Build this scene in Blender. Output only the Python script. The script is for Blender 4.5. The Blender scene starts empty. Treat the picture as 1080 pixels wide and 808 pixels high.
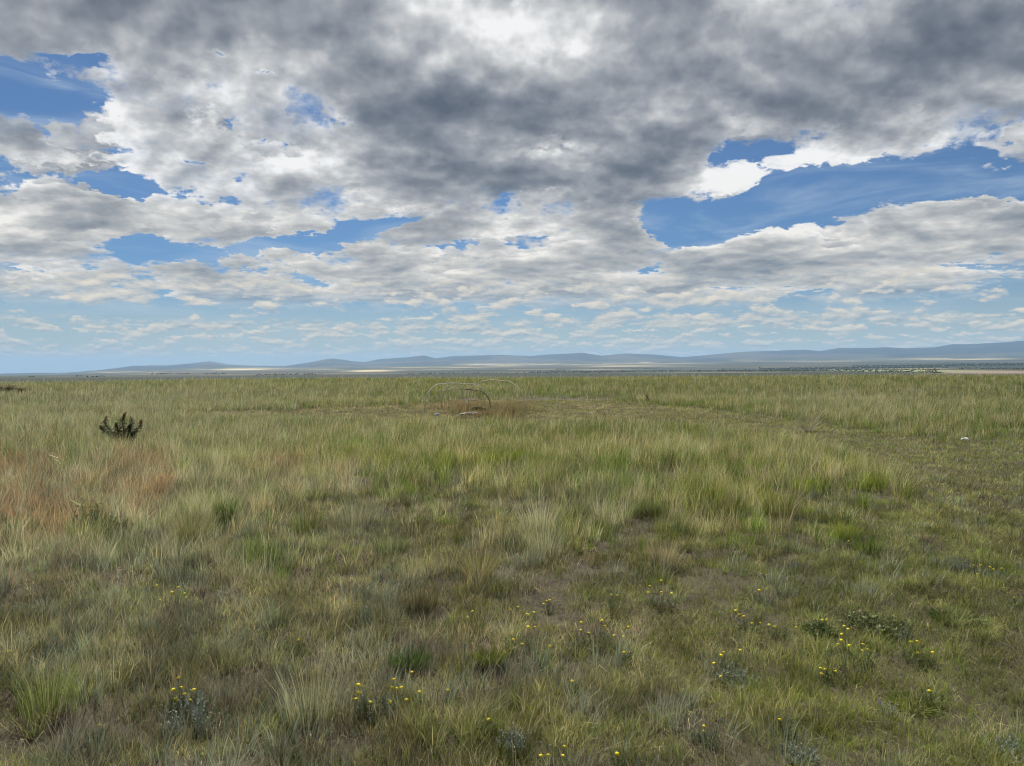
import bpy, math, random
import numpy as np
from mathutils import Vector, Matrix, Euler
F, CX, CY, HOR = 800.0, 540.0, 404.0, 384.0       # focal length and frame of the photograph in its own pixels
EXPO = .8
ROLL = math.radians(-0.30)
PITCH = math.atan((CY - HOR) / F)                  # camera tipped a little below the horizontal
EYE = 1.65
sc = bpy.context.scene

# ------------------------------------------------------------------ camera
cam_d = bpy.data.cameras.new("camera"); cam = bpy.data.objects.new("camera", cam_d)
sc.collection.objects.link(cam); sc.camera = cam
cam_d.sensor_fit = 'HORIZONTAL'; cam_d.sensor_width = 36.0; cam_d.lens = 36.0 * F / 1080.0
cam_d.clip_start = 0.05; cam_d.clip_end = 400000.0
cam.location = (0, 0, EYE)
cam.rotation_euler = (Matrix.Rotation(math.pi / 2 - PITCH, 3, 'X') @ Matrix.Rotation(ROLL, 3, 'Z')).to_euler()
RM = np.array(cam.rotation_euler.to_matrix())
def rays(px, py):
    """world directions of photograph pixels"""
    px = np.asarray(px, float); py = np.asarray(py, float)
    d = np.stack([(px - CX) / F, -(py - CY) / F, -np.ones_like(px)], -1) @ RM.T
    return d / np.linalg.norm(d, axis=-1, keepdims=True)
def azel(px, py):
    d = rays(px, py); return math.degrees(math.atan2(d[0], d[1])), math.degrees(math.asin(d[2]))

# ------------------------------------------------------------------ light
SUN_AZ, SUN_EL = math.radians(-14), math.radians(47)     # ahead, a little left of the view, high
SUN_DIR = Vector((math.sin(SUN_AZ) * math.cos(SUN_EL), math.cos(SUN_AZ) * math.cos(SUN_EL), math.sin(SUN_EL)))
sl = bpy.data.lights.new("sun", 'SUN'); sl.energy = 4.8; sl.angle = math.radians(3); sl.color = (1, .95, .87)
so = bpy.data.objects.new("sun", sl); sc.collection.objects.link(so)
so.rotation_euler = (-SUN_DIR).to_track_quat('-Z', 'Y').to_euler()

# ------------------------------------------------------------------ node helper
class G:
    def __init__(s, nt): s.nt = nt; s.N = nt.nodes; s.L = nt.links
    def put(s, sock, v):
        if v is None: return
        if hasattr(v, 'links') or hasattr(v, 'is_linked'): s.L.new(v, sock)
        else: sock.default_value = v
    def m(s, op, a, b=None, c=None, clamp=False):
        n = s.N.new('ShaderNodeMath'); n.operation = op; n.use_clamp = clamp
        for i, v in enumerate((a, b, c)): s.put(n.inputs[i], v)
        return n.outputs[0]
    def v(s, op, a, b=None, scale=None):
        n = s.N.new('ShaderNodeVectorMath'); n.operation = op
        s.put(n.inputs[0], a)
        if b is not None: s.put(n.inputs[1], b)
        if scale is not None: s.put(n.inputs['Scale'], scale)
        return n.outputs['Value'] if op in ('DOT_PRODUCT', 'LENGTH') else n.outputs[0]
    def xyz(s, a):
        n = s.N.new('ShaderNodeSeparateXYZ'); s.put(n.inputs[0], a); return n.outputs
    def comb(s, x, y, z):
        n = s.N.new('ShaderNodeCombineXYZ')
        for i, v in enumerate((x, y, z)): s.put(n.inputs[i], v)
        return n.outputs[0]
    def noise(s, vec, scale, detail, rough=.5, lac=2.0, dist=0.0, out=0):
        n = s.N.new('ShaderNodeTexNoise'); s.put(n.inputs['Vector'], vec); s.put(n.inputs['Scale'], scale)
        s.put(n.inputs['Detail'], detail); s.put(n.inputs['Roughness'], rough); s.put(n.inputs['Lacunarity'], lac)
        s.put(n.inputs['Distortion'], dist); return n.outputs[out]
    def mr(s, x, a, b, c=0.0, d=1.0, kind='LINEAR'):
        n = s.N.new('ShaderNodeMapRange'); n.interpolation_type = kind
        for i, v in enumerate((x, a, b, c, d)): s.put(n.inputs[i], v)
        return n.outputs[0]
    def mix(s, f, a, b, mode='MIX'):
        n = s.N.new('ShaderNodeMix'); n.data_type = 'RGBA'; n.blend_type = mode
        s.put(n.inputs[0], f); s.put(n.inputs[6], a); s.put(n.inputs[7], b); return n.outputs[2]
def srgb(r, g, b):
    f = lambda c: (c / 255 / 12.92) if c <= 10.3 else ((c / 255 + .055) / 1.055) ** 2.4
    return (f(r), f(g), f(b), 1.0)

# ------------------------------------------------------------------ sky
# coverage of the cloud deck over the sky (direction space): cx, cy, rx, ry, tilt, weight
COVER = [(22,96,46,20,0,-.44),(75,63,26,5,0,-.20),(222,52,14,6,0,-.20),(283,74,8,4,0,-.18),
 (118,193,44,8,-3,-.36),(190,264,56,15,-4,-.38),(300,258,44,7,12,-.24),(400,236,62,9,16,-.36),(205,176,12,5,0,-.2),(110,157,40,4,0,-.14),
 (722,238,38,24,0,-.40),(820,210,66,18,12,-.38),(935,188,76,20,0,-.38),(1060,200,60,15,0,-.30),(802,158,22,6,0,-.26),(690,226,20,12,0,-.12),
 (90,330,130,14,0,-.10),(970,328,180,8,0,-.10),(540,398,900,8,0,-.12),(520,350,560,9,0,.13),(600,318,500,7,0,.05),(700,366,700,5,0,.08),
 (772,186,46,16,0,.20),(882,168,42,14,0,.16),(600,240,110,16,0,.14),(900,264,220,28,5,.22),(540,288,280,22,0,.18),(36,226,84,18,0,.30),(20,256,70,6,0,.16),(60,310,110,7,0,.14),(40,362,80,4,0,.05),(70,166,70,10,0,.22),(130,120,70,26,0,.22),
 (50,284,110,12,0,.16),(200,225,90,18,0,.20),(300,180,150,40,0,.20),(640,60,520,70,0,.22),(530,0,120,24,0,.12),(720,226,26,10,0,.06),(240,20,420,40,0,.26),(980,90,240,55,0,.22),(560,190,150,40,0,.18),(1000,222,30,6,0,.16)]
# thick (dark based) and thin (bright) parts
DARK = [(560,112,200,34,0,.50),(400,45,190,35,-20,.30),(830,125,220,34,8,.28),(1000,25,260,50,0,.36),(320,150,110,26,0,.22),(400,208,120,18,0,.22),
 (250,238,80,14,0,.22),(620,190,110,22,0,.28),(560,300,170,10,0,.20),(900,292,200,10,0,.20),(200,75,90,14,-20,-.10),
 (545,22,80,34,0,-.85),(620,45,40,16,0,-.4),(770,60,60,14,0,-.3),(420,20,30,14,0,-.3),(330,110,60,12,-15,-.3),(900,80,50,12,0,-.2),(470,72,46,18,0,-.60),(680,22,60,26,0,-.25),(705,117,30,9,0,-.50),(600,160,70,9,0,-.45),(1060,70,60,24,0,-.25),(215,102,80,20,-25,-.36),
 (40,25,110,26,0,-.16),(775,182,56,18,0,-.60),(880,166,50,14,0,-.50),(120,112,60,14,0,-.40),(400,172,90,12,0,-.34),(840,245,220,12,6,-.34),(520,245,160,12,0,-.30),(300,280,160,12,0,-.20),(60,165,70,9,0,-.3),(40,225,90,14,0,-.2)]
def build_sky(nsteps=5):
    w = bpy.data.worlds.new("World"); sc.world = w; w.use_nodes = True
    w.cycles.sampling_method = 'NONE'
    nt = w.node_tree; nt.nodes.clear(); g = G(nt)
    out = g.N.new('ShaderNodeOutputWorld'); bg = g.N.new('ShaderNodeBackground'); g.L.new(bg.outputs[0], out.inputs[0])
    tc = g.N.new('ShaderNodeTexCoord'); D = tc.outputs['Generated']
    x, y, z = g.xyz(D)
    az = g.m('DEGREES', g.m('ARCTAN2', x, y)); el = g.m('DEGREES', g.m('ARCSINE', z))
    # soft wobble so that nothing in the two maps keeps a round outline
    zc = g.m('ADD', g.m('SQRT', g.m('ADD', g.m('MULTIPLY', z, z), .0009)), .004)
    flat = g.comb(g.m('DIVIDE', x, zc), g.m('DIVIDE', y, zc), 0.0)
    wob = g.v('SUBTRACT', g.noise(g.comb(az, g.m('MULTIPLY', el, 2.2), 0.0), .17, 5, .68, out=1), (.5, .5, .5))
    uv = g.v('ADD', g.comb(az, el, 1.0), g.v('MULTIPLY', wob, (7.0, 3.0, 0)))
    def field(rows):
        acc = None; src = uv
        for j, (cx, cy, rx, ry, tilt, wt) in enumerate(rows):
            a, e = azel(cx, cy)
            if j % 5 == 4: src = g.v('ADD', uv, g.v('SCALE', (1e-6, 0, 0), scale=acc))   # keeps the shader's stack short
            c, sn = math.cos(math.radians(tilt)), math.sin(math.radians(tilt)); rx *= .0716; ry *= .0716
            d1 = g.v('DOT_PRODUCT', src, (c / rx, sn / rx, -(a * c + e * sn) / rx))
            d2 = g.v('DOT_PRODUCT', src, (-sn / ry, c / ry, (a * sn - e * c) / ry))
            q = g.m('EXPONENT', g.m('MULTIPLY', g.m('MULTIPLY_ADD', d1, d1, g.m('MULTIPLY', d2, d2)), -1.0))
            acc = g.m('MULTIPLY_ADD', q, wt, 0.0 if acc is None else acc)
        return acc
    GA = .46                                            # eases the squeeze of the deck towards the horizon
    base = g.v('SCALE', flat, scale=g.m('MULTIPLY', g.m('POWER', g.v('LENGTH', flat), GA - 1.0), 2.6))
    cover = field(COVER); dark = field(DARK)
    # clear air: Nishita, deepened a little overhead, paler and greener towards the horizon
    sky = g.N.new('ShaderNodeTexSky'); sky.sky_type = 'NISHITA'; sky.sun_disc = False
    sky.sun_elevation = SUN_EL; sky.sun_rotation = SUN_AZ; sky.altitude = 900; sky.air_density = 1.0; sky.dust_density = .6; sky.ozone_density = 1.5
    airc = g.v('SCALE', sky.outputs[0], scale=.075)
    airc = g.v('MULTIPLY', airc, (.36, .58, .82))
    veil = g.mr(g.noise(g.v('MULTIPLY', g.comb(az, el, 0.0), (.09, .42, 1)), 1.0, 6, .6, 2.0, .6), .44, .74, .04, .50, 'SMOOTHSTEP')
    airc = g.mix(veil, airc, srgb(186, 204, 222))
    hz = g.mr(el, 0, 7.0, 1, 0, 'SMOOTHSTEP')
    airc = g.mix(g.m('MULTIPLY', hz, .85), airc, srgb(180, 193, 194))
    # march through a slab of cloud between heights 1 and 1+T
    T = .42
    thin = g.mr(el, 1, 13, .03, .09, 'SMOOTHSTEP')
    wn = g.N.new('ShaderNodeTexWhiteNoise'); wn.noise_dimensions = '3D'; g.put(wn.inputs[0], g.v('SCALE', D, scale=91357.0))
    jit = wn.outputs[0]
    frag = g.m('MULTIPLY', g.m('SUBTRACT', g.noise(base, 11.0, 5, .68), .5), .26)       # ragged fringes
    cov2 = g.m('ADD', cover, g.m('SUBTRACT', frag, .515))
    trans, col, wsum = 1.0, None, None
    low = g.mr(el, 1.5, 14, 1, 0)                       # 1 close to the horizon
    sharp = g.mr(el, 0, 20, 34, 22)
    sharp = g.m('MULTIPLY', sharp, g.mr(g.noise(g.v('ADD', base, (7.0, 0, 2.0)), 2.2, 4, .6), .40, .60, .25, 1.25))     # torn, thin edges here and there, crisp ones elsewhere
    for i in range(nsteps):
        jj = jit if i == 0 else g.m('MULTIPLY_ADD', col, 1e-6, jit)
        h = g.m('MULTIPLY', g.m('MULTIPLY_ADD', jj, .18, float(i)), 1.0 / nsteps)          # 0..1 through the slab
        k = g.m('MULTIPLY_ADD', h, thin, 1.0)
        P = g.v('ADD', g.v('SCALE', base, scale=k), g.comb(0.0, 0.0, g.m('MULTIPLY_ADD', h, T * 1.3, 3.7)))
        n1 = g.m('MULTIPLY_ADD', g.noise(P, 1.4, 6, .52), 1.45, -.225)
        prof = g.m('MULTIPLY', g.m('POWER', h, 1.5), -.20)
        dens = g.m('ADD', g.m('ADD', n1, cov2), prof)
        dens = g.m('MULTIPLY', dens, sharp, clamp=True)
        PL = g.v('ADD', P, (-.015, -.08, .05))
        n2 = g.m('MULTIPLY_ADD', g.noise(PL, 1.4, 5, .52), 1.45, -.225)
        dl = g.m('MULTIPLY_ADD', g.m('SUBTRACT', n1, n2), 3.3, .45)
        edge = g.m('SUBTRACT', 1.0, g.m('MULTIPLY', g.m('ADD', n1, cov2), 6.0, clamp=True), clamp=True)
        dl = g.m('MULTIPLY_ADD', edge, .34, dl)
        lit = g.m('ADD', dl, g.m('MULTIPLY', g.m('SUBTRACT', .5, n1), .8))
        lit = g.m('MULTIPLY_ADD', h, .35, lit)
        a = g.m('MULTIPLY', dens, g.mr(el, 0, 30, .95, .80), clamp=True)
        wgt = g.m('MULTIPLY', a, trans)
        col = g.m('MULTIPLY_ADD', wgt, lit, 0.0 if col is None else col)
        wsum = g.m('ADD', wgt, 0.0 if wsum is None else wsum)
        trans = g.m('MULTIPLY', trans, g.m('SUBTRACT', 1.0, a))
    litm = g.m('DIVIDE', col, g.m('MAXIMUM', wsum, .001))
    thick = g.m('ADD', dark, g.m('MULTIPLY', g.m('SUBTRACT', g.noise(g.v('ADD', base, (3.0, 0, 9.0)), .9, 5, .5), .5), 1.5))
    L2 = g.m('SUBTRACT', litm, g.m('MULTIPLY_ADD', thick, .50, .055))
    L2 = g.m('MULTIPLY_ADD', L2, .78, .22, clamp=True)
    cr = g.N.new('ShaderNodeValToRGB'); g.put(cr.inputs[0], L2)
    e = cr.color_ramp.elements
    e[0].position = 0; e[0].color = srgb(92, 101, 115); e[1].position = 1; e[1].color = srgb(246, 246, 246)
    for pos, c in ((.30, srgb(122, 129, 140)), (.55, srgb(156, 161, 168)), (.78, srgb(198, 200, 202))):
        q = e.new(pos); q.color = c
    cc = g.mix(g.m('MULTIPLY', low, .8), cr.outputs[0], g.mix(L2, srgb(148, 164, 178), srgb(246, 236, 218)))
    cc = g.mix(g.m('MULTIPLY', g.mr(el, 0, 4, 1, 0), .45), cc, airc)
    alpha = g.m('MULTIPLY', g.m('SUBTRACT', 1.0, trans), g.mr(el, 3.6, 5.6, 0, 1, 'SMOOTHSTEP'))
    final = g.mix(alpha, airc, cc)
    # rows of small separate cumulus far away, seen nearly edge on
    for A, e0, e1, e2, e3, thr, zz in ((.36, 2.4, 3.2, 5.4, 7.0, .535, 5.0), (.58, .3, .9, 2.6, 3.6, .495, 11.0)):
        Q = g.comb(g.m('MULTIPLY', az, A), g.m('MULTIPLY', el, A * 2.7), zz)
        rows = g.m('MULTIPLY', g.m('SUBTRACT', g.noise(g.comb(g.m('MULTIPLY', az, A * .10), g.m('MULTIPLY', el, A * 1.3), zz + 9), 1.0, 3, .5), .5), .55)
        m1 = g.noise(Q, 1.0, 6, .58); m2 = g.noise(g.v('ADD', Q, (-.06, .28, 0)), 1.0, 4, .58)
        dq = g.m('ADD', g.m('ADD', m1, rows), g.m('MULTIPLY_ADD', cover, .45, -thr))
        win = g.m('MULTIPLY', g.mr(el, e0, e1, 0, 1, 'SMOOTHSTEP'), g.mr(el, e2, e3, 1, 0, 'SMOOTHSTEP'))
        aq = g.m('MULTIPLY', g.m('MULTIPLY', dq, 14.0, clamp=True), win)
        lq = g.m('MULTIPLY_ADD', g.m('SUBTRACT', m1, m2), 3.2, .50, clamp=True)
        cq = g.mix(lq, srgb(146, 163, 178), srgb(243, 230, 208))
        cq = g.mix(g.mr(el, 0, 3, .5, .08), cq, airc)
        final = g.mix(g.m('MULTIPLY', aq, .9), final, cq)
    g.put(bg.inputs['Color'], final); bg.inputs['Strength'].default_value = 1.0 / 2 ** EXPO
build_sky()
sc.view_settings.view_transform = 'Standard'; sc.view_settings.look = 'None'
sc.view_settings.gamma = 1; sc.view_settings.use_curve_mapping = False; sc.view_settings.exposure = EXPO

# ================================================================== helpers for numbers
rng = np.random.default_rng(7)
def pix(p):
    """photograph pixels of world points: used to say which kind of growth covers which patch of ground"""
    q = (np.asarray(p, float) - np.array([0, 0, EYE])) @ RM
    w = np.maximum(-q[..., 2], 1e-3)
    return CX + F * q[..., 0] / w, CY - F * q[..., 1] / w
def _hash(ix, iy, seed):
    h = (ix.astype(np.int64) * 374761393 + iy.astype(np.int64) * 668265263 + seed * 974711) & 0xffffffff
    h = ((h ^ (h >> 13)) * 1274126177) & 0xffffffff
    return ((h ^ (h >> 16)) & 0xffff) / 65535.0
def vnoise(x, y, seed=0):
    ix, iy = np.floor(x), np.floor(y); fx, fy = x - ix, y - iy
    fx = fx * fx * (3 - 2 * fx); fy = fy * fy * (3 - 2 * fy)
    a, b = _hash(ix, iy, seed), _hash(ix + 1, iy, seed); c, d = _hash(ix, iy + 1, seed), _hash(ix + 1, iy + 1, seed)
    return (a * (1 - fx) + b * fx) * (1 - fy) + (c * (1 - fx) + d * fx) * fy
def fbm(x, y, s, seed=0, oct=4):
    x = np.asarray(x, float) / s; y = np.asarray(y, float) / s
    t, a, n = 0, 1.0, 0
    for i in range(oct):
        t = t + a * vnoise(x * 2 ** i + i * 17.3, y * 2 ** i - i * 9.1, seed + i); n += a; a *= .5
    return t / n
def sm(x, a, b):
    t = np.clip((x - a) / (b - a), 0, 1); return t * t * (3 - 2 * t)
def blob(px, py, cx, cy, rx, ry, tilt=0):
    c, s = math.cos(math.radians(tilt)), math.sin(math.radians(tilt)); u, v = px - cx, py - cy
    return np.exp(-(((u * c + v * s) / rx) ** 2 + ((-u * s + v * c) / ry) ** 2))

# ================================================================== shape of the land
CREST = 66.0
def relief(x, y):
    """the hilltop: almost level, small hummocks, rolling off beyond the crest"""
    x = np.asarray(x, float); y = np.asarray(y, float); r = np.hypot(x, y)
    z = (fbm(x, y, 1.1, 3, 3) - .5) * .10 + (fbm(x, y, .30, 9, 2) - .5) * .06 * (r < 30)
    z = z + (fbm(x, y, 22, 5, 2) - .5) * .30 * sm(r, 10, 60)
    z = z + sm(r, 20, 62) * (.16 + .006 * np.maximum(x, 0))
    z = z - .06 * np.exp(-((x + 1.5) ** 2 + (y - 24.9) ** 2) / 2.2)
    t = np.maximum(r - CREST, 0)
    return z - np.where(r > CREST, t ** 2 / (t + 500) * .17, 0)
# heights of the country beyond, by bearing: image row at which the land at each distance shows
LX = [-900, -300, 0, 60, 120, 200, 300, 400, 500, 600, 700, 800, 900, 1000, 1080, 1400, 2000]
LAY = [(2600, [400, 400, 400, 400, 399, 399, 398, 398, 397.5, 397, 397, 396.5, 395, 393.8, 393.5, 393, 394]),
       (11000, [397, 397, 397, 396.8, 396, 395, 394, 393.5, 392.5, 391.5, 391.5, 390.5, 389, 387.5, 387, 387, 390]),
       (24000, [396.6, 396.6, 396.4, 395.6, 393.5, 391.5, 390, 389, 386.5, 386, 385.5, 383.5, 382, 380.5, 380, 380, 384]),
       (34000, [396.3, 396.3, 396.1, 394.5, 391.4, 389, 388, 387, 385, 383.5, 382.5, 381, 380, 378.5, 377, 378, 382])]
MX = [-900, 60, 105, 140, 180, 205, 222, 240, 270, 300, 325, 345, 352, 372, 385, 400, 430, 447, 460, 475, 500, 530, 560, 590, 615, 635, 660, 690, 720, 750, 785, 810, 850, 865, 885, 905, 935, 955, 985, 1005, 1030, 1050, 1080, 1300, 1700, 2200]
MY = [396, 394.5, 390.5, 386, 385, 383, 381, 384, 386, 386, 382, 377.5, 377, 380, 381, 378.5, 377, 375, 378, 376, 375, 374, 376, 373.5, 372, 375, 373, 374, 377, 374, 371, 370, 368.5, 370, 367, 366.5, 366, 367, 366, 363, 363, 362, 360.5, 358, 362, 372]
def land(th, r):
    """height at bearing th (0 ahead, + right) and distance r"""
    x, y = r * np.sin(th), r * np.cos(th)
    z = relief(x, y)
    t = np.clip(th, -1.02, 1.02)
    col = CX + F * np.tan(t)                                          # column the bearing falls on
    def toz(rows, R):                                                 # image row -> height at distance R
        d = rays(col, rows); return EYE + R * d[..., 2] / np.hypot(d[..., 0], d[..., 1])
    R0 = 420.0
    knots = [(R0, relief(R0 * np.sin(th), R0 * np.cos(th)))]
    for R, rows in LAY: knots.append((R, toz(np.interp(col, LX, rows), R)))
    mrow = np.interp(col, MX, MY)
    front = np.interp(col, LX, LAY[-1][1])
    knots.append((38000.0, toz(front + (mrow - front) * .45 + 1.2 * (fbm(col, col * 0, 60, 31, 3) - .5), 38000.0)))
    knots.append((46000.0, toz(mrow, 46000.0)))
    knots.append((54000.0, toz(mrow + 5, 54000.0))); knots.append((80000.0, toz(mrow + 16, 80000.0)))
    far = knots[0][1]
    for (Ra, za), (Rb, zb) in zip(knots[:-1], knots[1:]):
        f = np.clip((r - Ra) / (Rb - Ra), 0, 1); f = f * f * (3 - 2 * f) if Ra > 30000 else f
        far = np.where(r >= Ra, za + (zb - za) * f, far)
    rough = np.where(r > 33000, .0034, .0009) * r * sm(r, 1500, 9000)
    far = far + (fbm(x, y, 5200, 41, 5) - .55) * rough
    far = far + (fbm(x, y, 1700, 47, 3) - .5) * .0016 * r * sm(r, 34000, 38000)
    return np.where(r > R0, far, z)

def mat(name):
    m = bpy.data.materials.new(name); m.use_nodes = True; m.node_tree.nodes.clear(); return m, G(m.node_tree)
def simple_mat(name, rgb, rough=.8, vary=.25, scale=30, translucent=0.0):
    m, g = mat(name); o = g.N.new('ShaderNodeOutputMaterial'); b = g.N.new('ShaderNodeBsdfPrincipled')
    tc = g.N.new('ShaderNodeTexCoord')
    n = g.noise(tc.outputs['Object'], scale, 4, .6)
    c = g.mix(n, tuple(v * (1 - vary) for v in rgb) + (1,), tuple(v * (1 + vary) for v in rgb) + (1,))
    g.put(b.inputs['Base Color'], c); b.inputs['Roughness'].default_value = rough
    b.inputs['Specular IOR Level'].default_value = .25
    if translucent:
        t = g.N.new('ShaderNodeBsdfTranslucent'); g.put(t.inputs[0], c); mx = g.N.new('ShaderNodeMixShader'); mx.inputs[0].default_value = translucent
        g.L.new(b.outputs[0], mx.inputs[1]); g.L.new(t.outputs[0], mx.inputs[2]); g.L.new(mx.outputs[0], o.inputs[0])
    else: g.L.new(b.outputs[0], o.inputs[0])
    return m
def attr_mat(name, translucent, rough=.6, spec=.2):
    m, g = mat(name); o = g.N.new('ShaderNodeOutputMaterial'); b = g.N.new('ShaderNodeBsdfPrincipled'); t = g.N.new('ShaderNodeBsdfTranslucent')
    a = g.N.new('ShaderNodeAttribute'); a.attribute_name = 'col'
    g.put(b.inputs['Base Color'], a.outputs['Color']); b.inputs['Roughness'].default_value = rough; b.inputs['Specular IOR Level'].default_value = spec
    g.put(t.inputs[0], a.outputs['Color']); mx = g.N.new('ShaderNodeMixShader'); mx.inputs[0].default_value = translucent
    g.L.new(b.outputs[0], mx.inputs[1]); g.L.new(t.outputs[0], mx.inputs[2]); g.L.new(mx.outputs[0], o.inputs[0])
    return m
def raw_mesh(name, V, loops, starts, material, col=None, smooth=False):
    me = bpy.data.meshes.new(name); me.vertices.add(len(V)); me.vertices.foreach_set('co', V.astype(np.float32).ravel())
    me.loops.add(len(loops)); me.loops.foreach_set('vertex_index', loops.astype(np.int32))
    me.polygons.add(len(starts)); me.polygons.foreach_set('loop_start', starts.astype(np.int32))
    if smooth: me.polygons.foreach_set('use_smooth', np.ones(len(starts), bool))
    if col is not None:
        a = me.attributes.new('col', 'FLOAT_COLOR', 'POINT'); c = np.ones((len(V), 4), np.float32); c[:, :3] = col; a.data.foreach_set('color', c.ravel())
    me.update(calc_edges=True); me.materials.append(material)
    o = bpy.data.objects.new(name, me); sc.collection.objects.link(o); return o

# ------------------------------------------------------------------ one sheet of ground out to the mountains
th = np.concatenate([np.linspace(-math.pi, -.85, 60, endpoint=False), np.linspace(-.85, .85, 1300), np.linspace(.85, math.pi, 61)[1:]])
rr = np.concatenate([[.05], np.exp(np.linspace(math.log(1.2), math.log(60), 330, endpoint=False)), np.exp(np.linspace(math.log(60), math.log(80000), 520))])
TH, RR = np.meshgrid(th, rr)
Z = land(TH, RR)
X, Y = RR * np.sin(TH), RR * np.cos(TH)
nr, nth = TH.shape
idx = np.arange(nr * nth).reshape(nr, nth)
quads = np.stack([idx[:-1, :-1], idx[:-1, 1:], idx[1:, 1:], idx[1:, :-1]], -1).reshape(-1, 4)[:, ::-1]
V = np.stack([X, Y, Z], -1).reshape(-1, 3)
# colours beyond the hill: fields and range land with cloud shade painted in, forested mountains
px, py = pix(V); R = RR.ravel(); xs, ys = V[:, 0], V[:, 1]
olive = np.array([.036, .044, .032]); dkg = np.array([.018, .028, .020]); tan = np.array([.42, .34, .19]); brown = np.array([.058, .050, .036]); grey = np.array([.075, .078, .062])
colr = olive + (brown - olive) * sm(fbm(xs, ys, 2600, 61, 3), .40, .62)[:, None]
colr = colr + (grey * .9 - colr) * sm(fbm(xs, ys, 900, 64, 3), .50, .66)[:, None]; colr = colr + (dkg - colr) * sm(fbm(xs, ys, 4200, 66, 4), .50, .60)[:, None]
cellx, celly = np.floor(xs / 900 + .3 * np.sin(ys / 5000)), np.floor(ys / 1500)
hc = _hash(cellx, celly, 77)
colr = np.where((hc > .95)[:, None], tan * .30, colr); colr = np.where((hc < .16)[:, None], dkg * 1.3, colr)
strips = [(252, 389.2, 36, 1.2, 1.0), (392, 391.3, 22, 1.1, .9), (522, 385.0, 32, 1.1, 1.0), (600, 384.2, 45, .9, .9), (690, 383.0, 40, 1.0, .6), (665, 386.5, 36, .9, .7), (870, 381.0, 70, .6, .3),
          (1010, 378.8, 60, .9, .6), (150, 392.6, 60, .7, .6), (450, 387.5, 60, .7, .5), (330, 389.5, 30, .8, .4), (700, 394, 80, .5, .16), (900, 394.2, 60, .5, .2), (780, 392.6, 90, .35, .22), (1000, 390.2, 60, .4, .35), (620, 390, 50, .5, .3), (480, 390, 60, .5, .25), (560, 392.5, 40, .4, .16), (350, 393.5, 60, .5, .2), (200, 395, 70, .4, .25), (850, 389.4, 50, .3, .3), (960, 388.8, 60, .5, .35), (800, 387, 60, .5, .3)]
for cx, cy, rx, ry, wt in strips:  # sunlit patches between cloud shadows painted in tan, along with field stripes
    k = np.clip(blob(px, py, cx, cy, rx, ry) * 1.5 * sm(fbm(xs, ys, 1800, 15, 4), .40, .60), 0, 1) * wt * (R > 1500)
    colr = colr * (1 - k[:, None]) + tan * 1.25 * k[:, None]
k = blob(px, py, 1045, 392.6, 60, 1.5) * (R > 800); k = np.clip(k * 1.5, 0, 1)[:, None]; colr = colr * (1 - k) + np.array([.20, .155, .125]) * k
k = np.clip(blob(px, py, 960, 391.2, 70, .6) * 1.5, 0, 1)[:, None] * (R > 800)[:, None]; colr = colr * (1 - k) + np.array([.22, .26, .12]) * k
mt = sm(R, 34500, 37000)[:, None]; forest = np.array([.012, .024, .044]) + (np.array([.060, .060, .055]) - np.array([.016, .027, .040])) * sm(fbm(xs, ys, 3000, 71, 4), .5, .66)[:, None]
colr = colr * (1 - mt) + forest * mt
near = sm(R, 140, 60)[:, None]
gm, g = mat("ground_soil_and_fields")
o_ = g.N.new('ShaderNodeOutputMaterial'); b_ = g.N.new('ShaderNodeBsdfPrincipled'); b_.inputs['Roughness'].default_value = .95; b_.inputs['Specular IOR Level'].default_value = .1
at = g.N.new('ShaderNodeAttribute'); at.attribute_name = 'col'
geo = g.N.new('ShaderNodeNewGeometry'); P_ = geo.outputs['Position']; far_ = g.mr(g.v('LENGTH', P_), 60, 160, 0, 1)
n1 = g.noise(P_, 2.2, 6, .65); n2 = g.noise(P_, 26, 5, .7); n3 = g.noise(P_, 140, 3, .6)
soil = g.mix(g.mr(n2, .35, .65), (.030, .023, .018, 1), (.092, .071, .053, 1))
thatch = g.mix(g.mr(n3, .3, .7), (.042, .042, .024, 1), (.13, .112, .070, 1))
soil = g.mix(g.mr(g.m('MULTIPLY_ADD', n2, .35, n1), .52, .70), soil, thatch)
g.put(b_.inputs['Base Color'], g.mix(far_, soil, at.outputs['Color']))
bp = g.N.new('ShaderNodeBump'); bp.inputs['Strength'].default_value = .7; bp.inputs['Distance'].default_value = .02
g.put(bp.inputs['Height'], g.m('MULTIPLY', g.m('ADD', n2, n3), g.m('SUBTRACT', 1.0, far_))); g.L.new(bp.outputs[0], b_.inputs['Normal'])
g.L.new(b_.outputs[0], o_.inputs[0])
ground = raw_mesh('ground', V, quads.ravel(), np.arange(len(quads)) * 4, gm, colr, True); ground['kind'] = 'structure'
def gz(x, y): return float(relief(np.array([x]), np.array([y]))[0])
def at_px(px_, py_):
    """point of the hilltop that the photograph shows at a pixel"""
    d = rays(px_, py_); x = y = 0
    t = -EYE / d[2]
    for _ in range(6):
        x, y = d[0] * t, d[1] * t; t = (gz(x, y) - EYE) / d[2]
    return d[0] * t, d[1] * t

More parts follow.
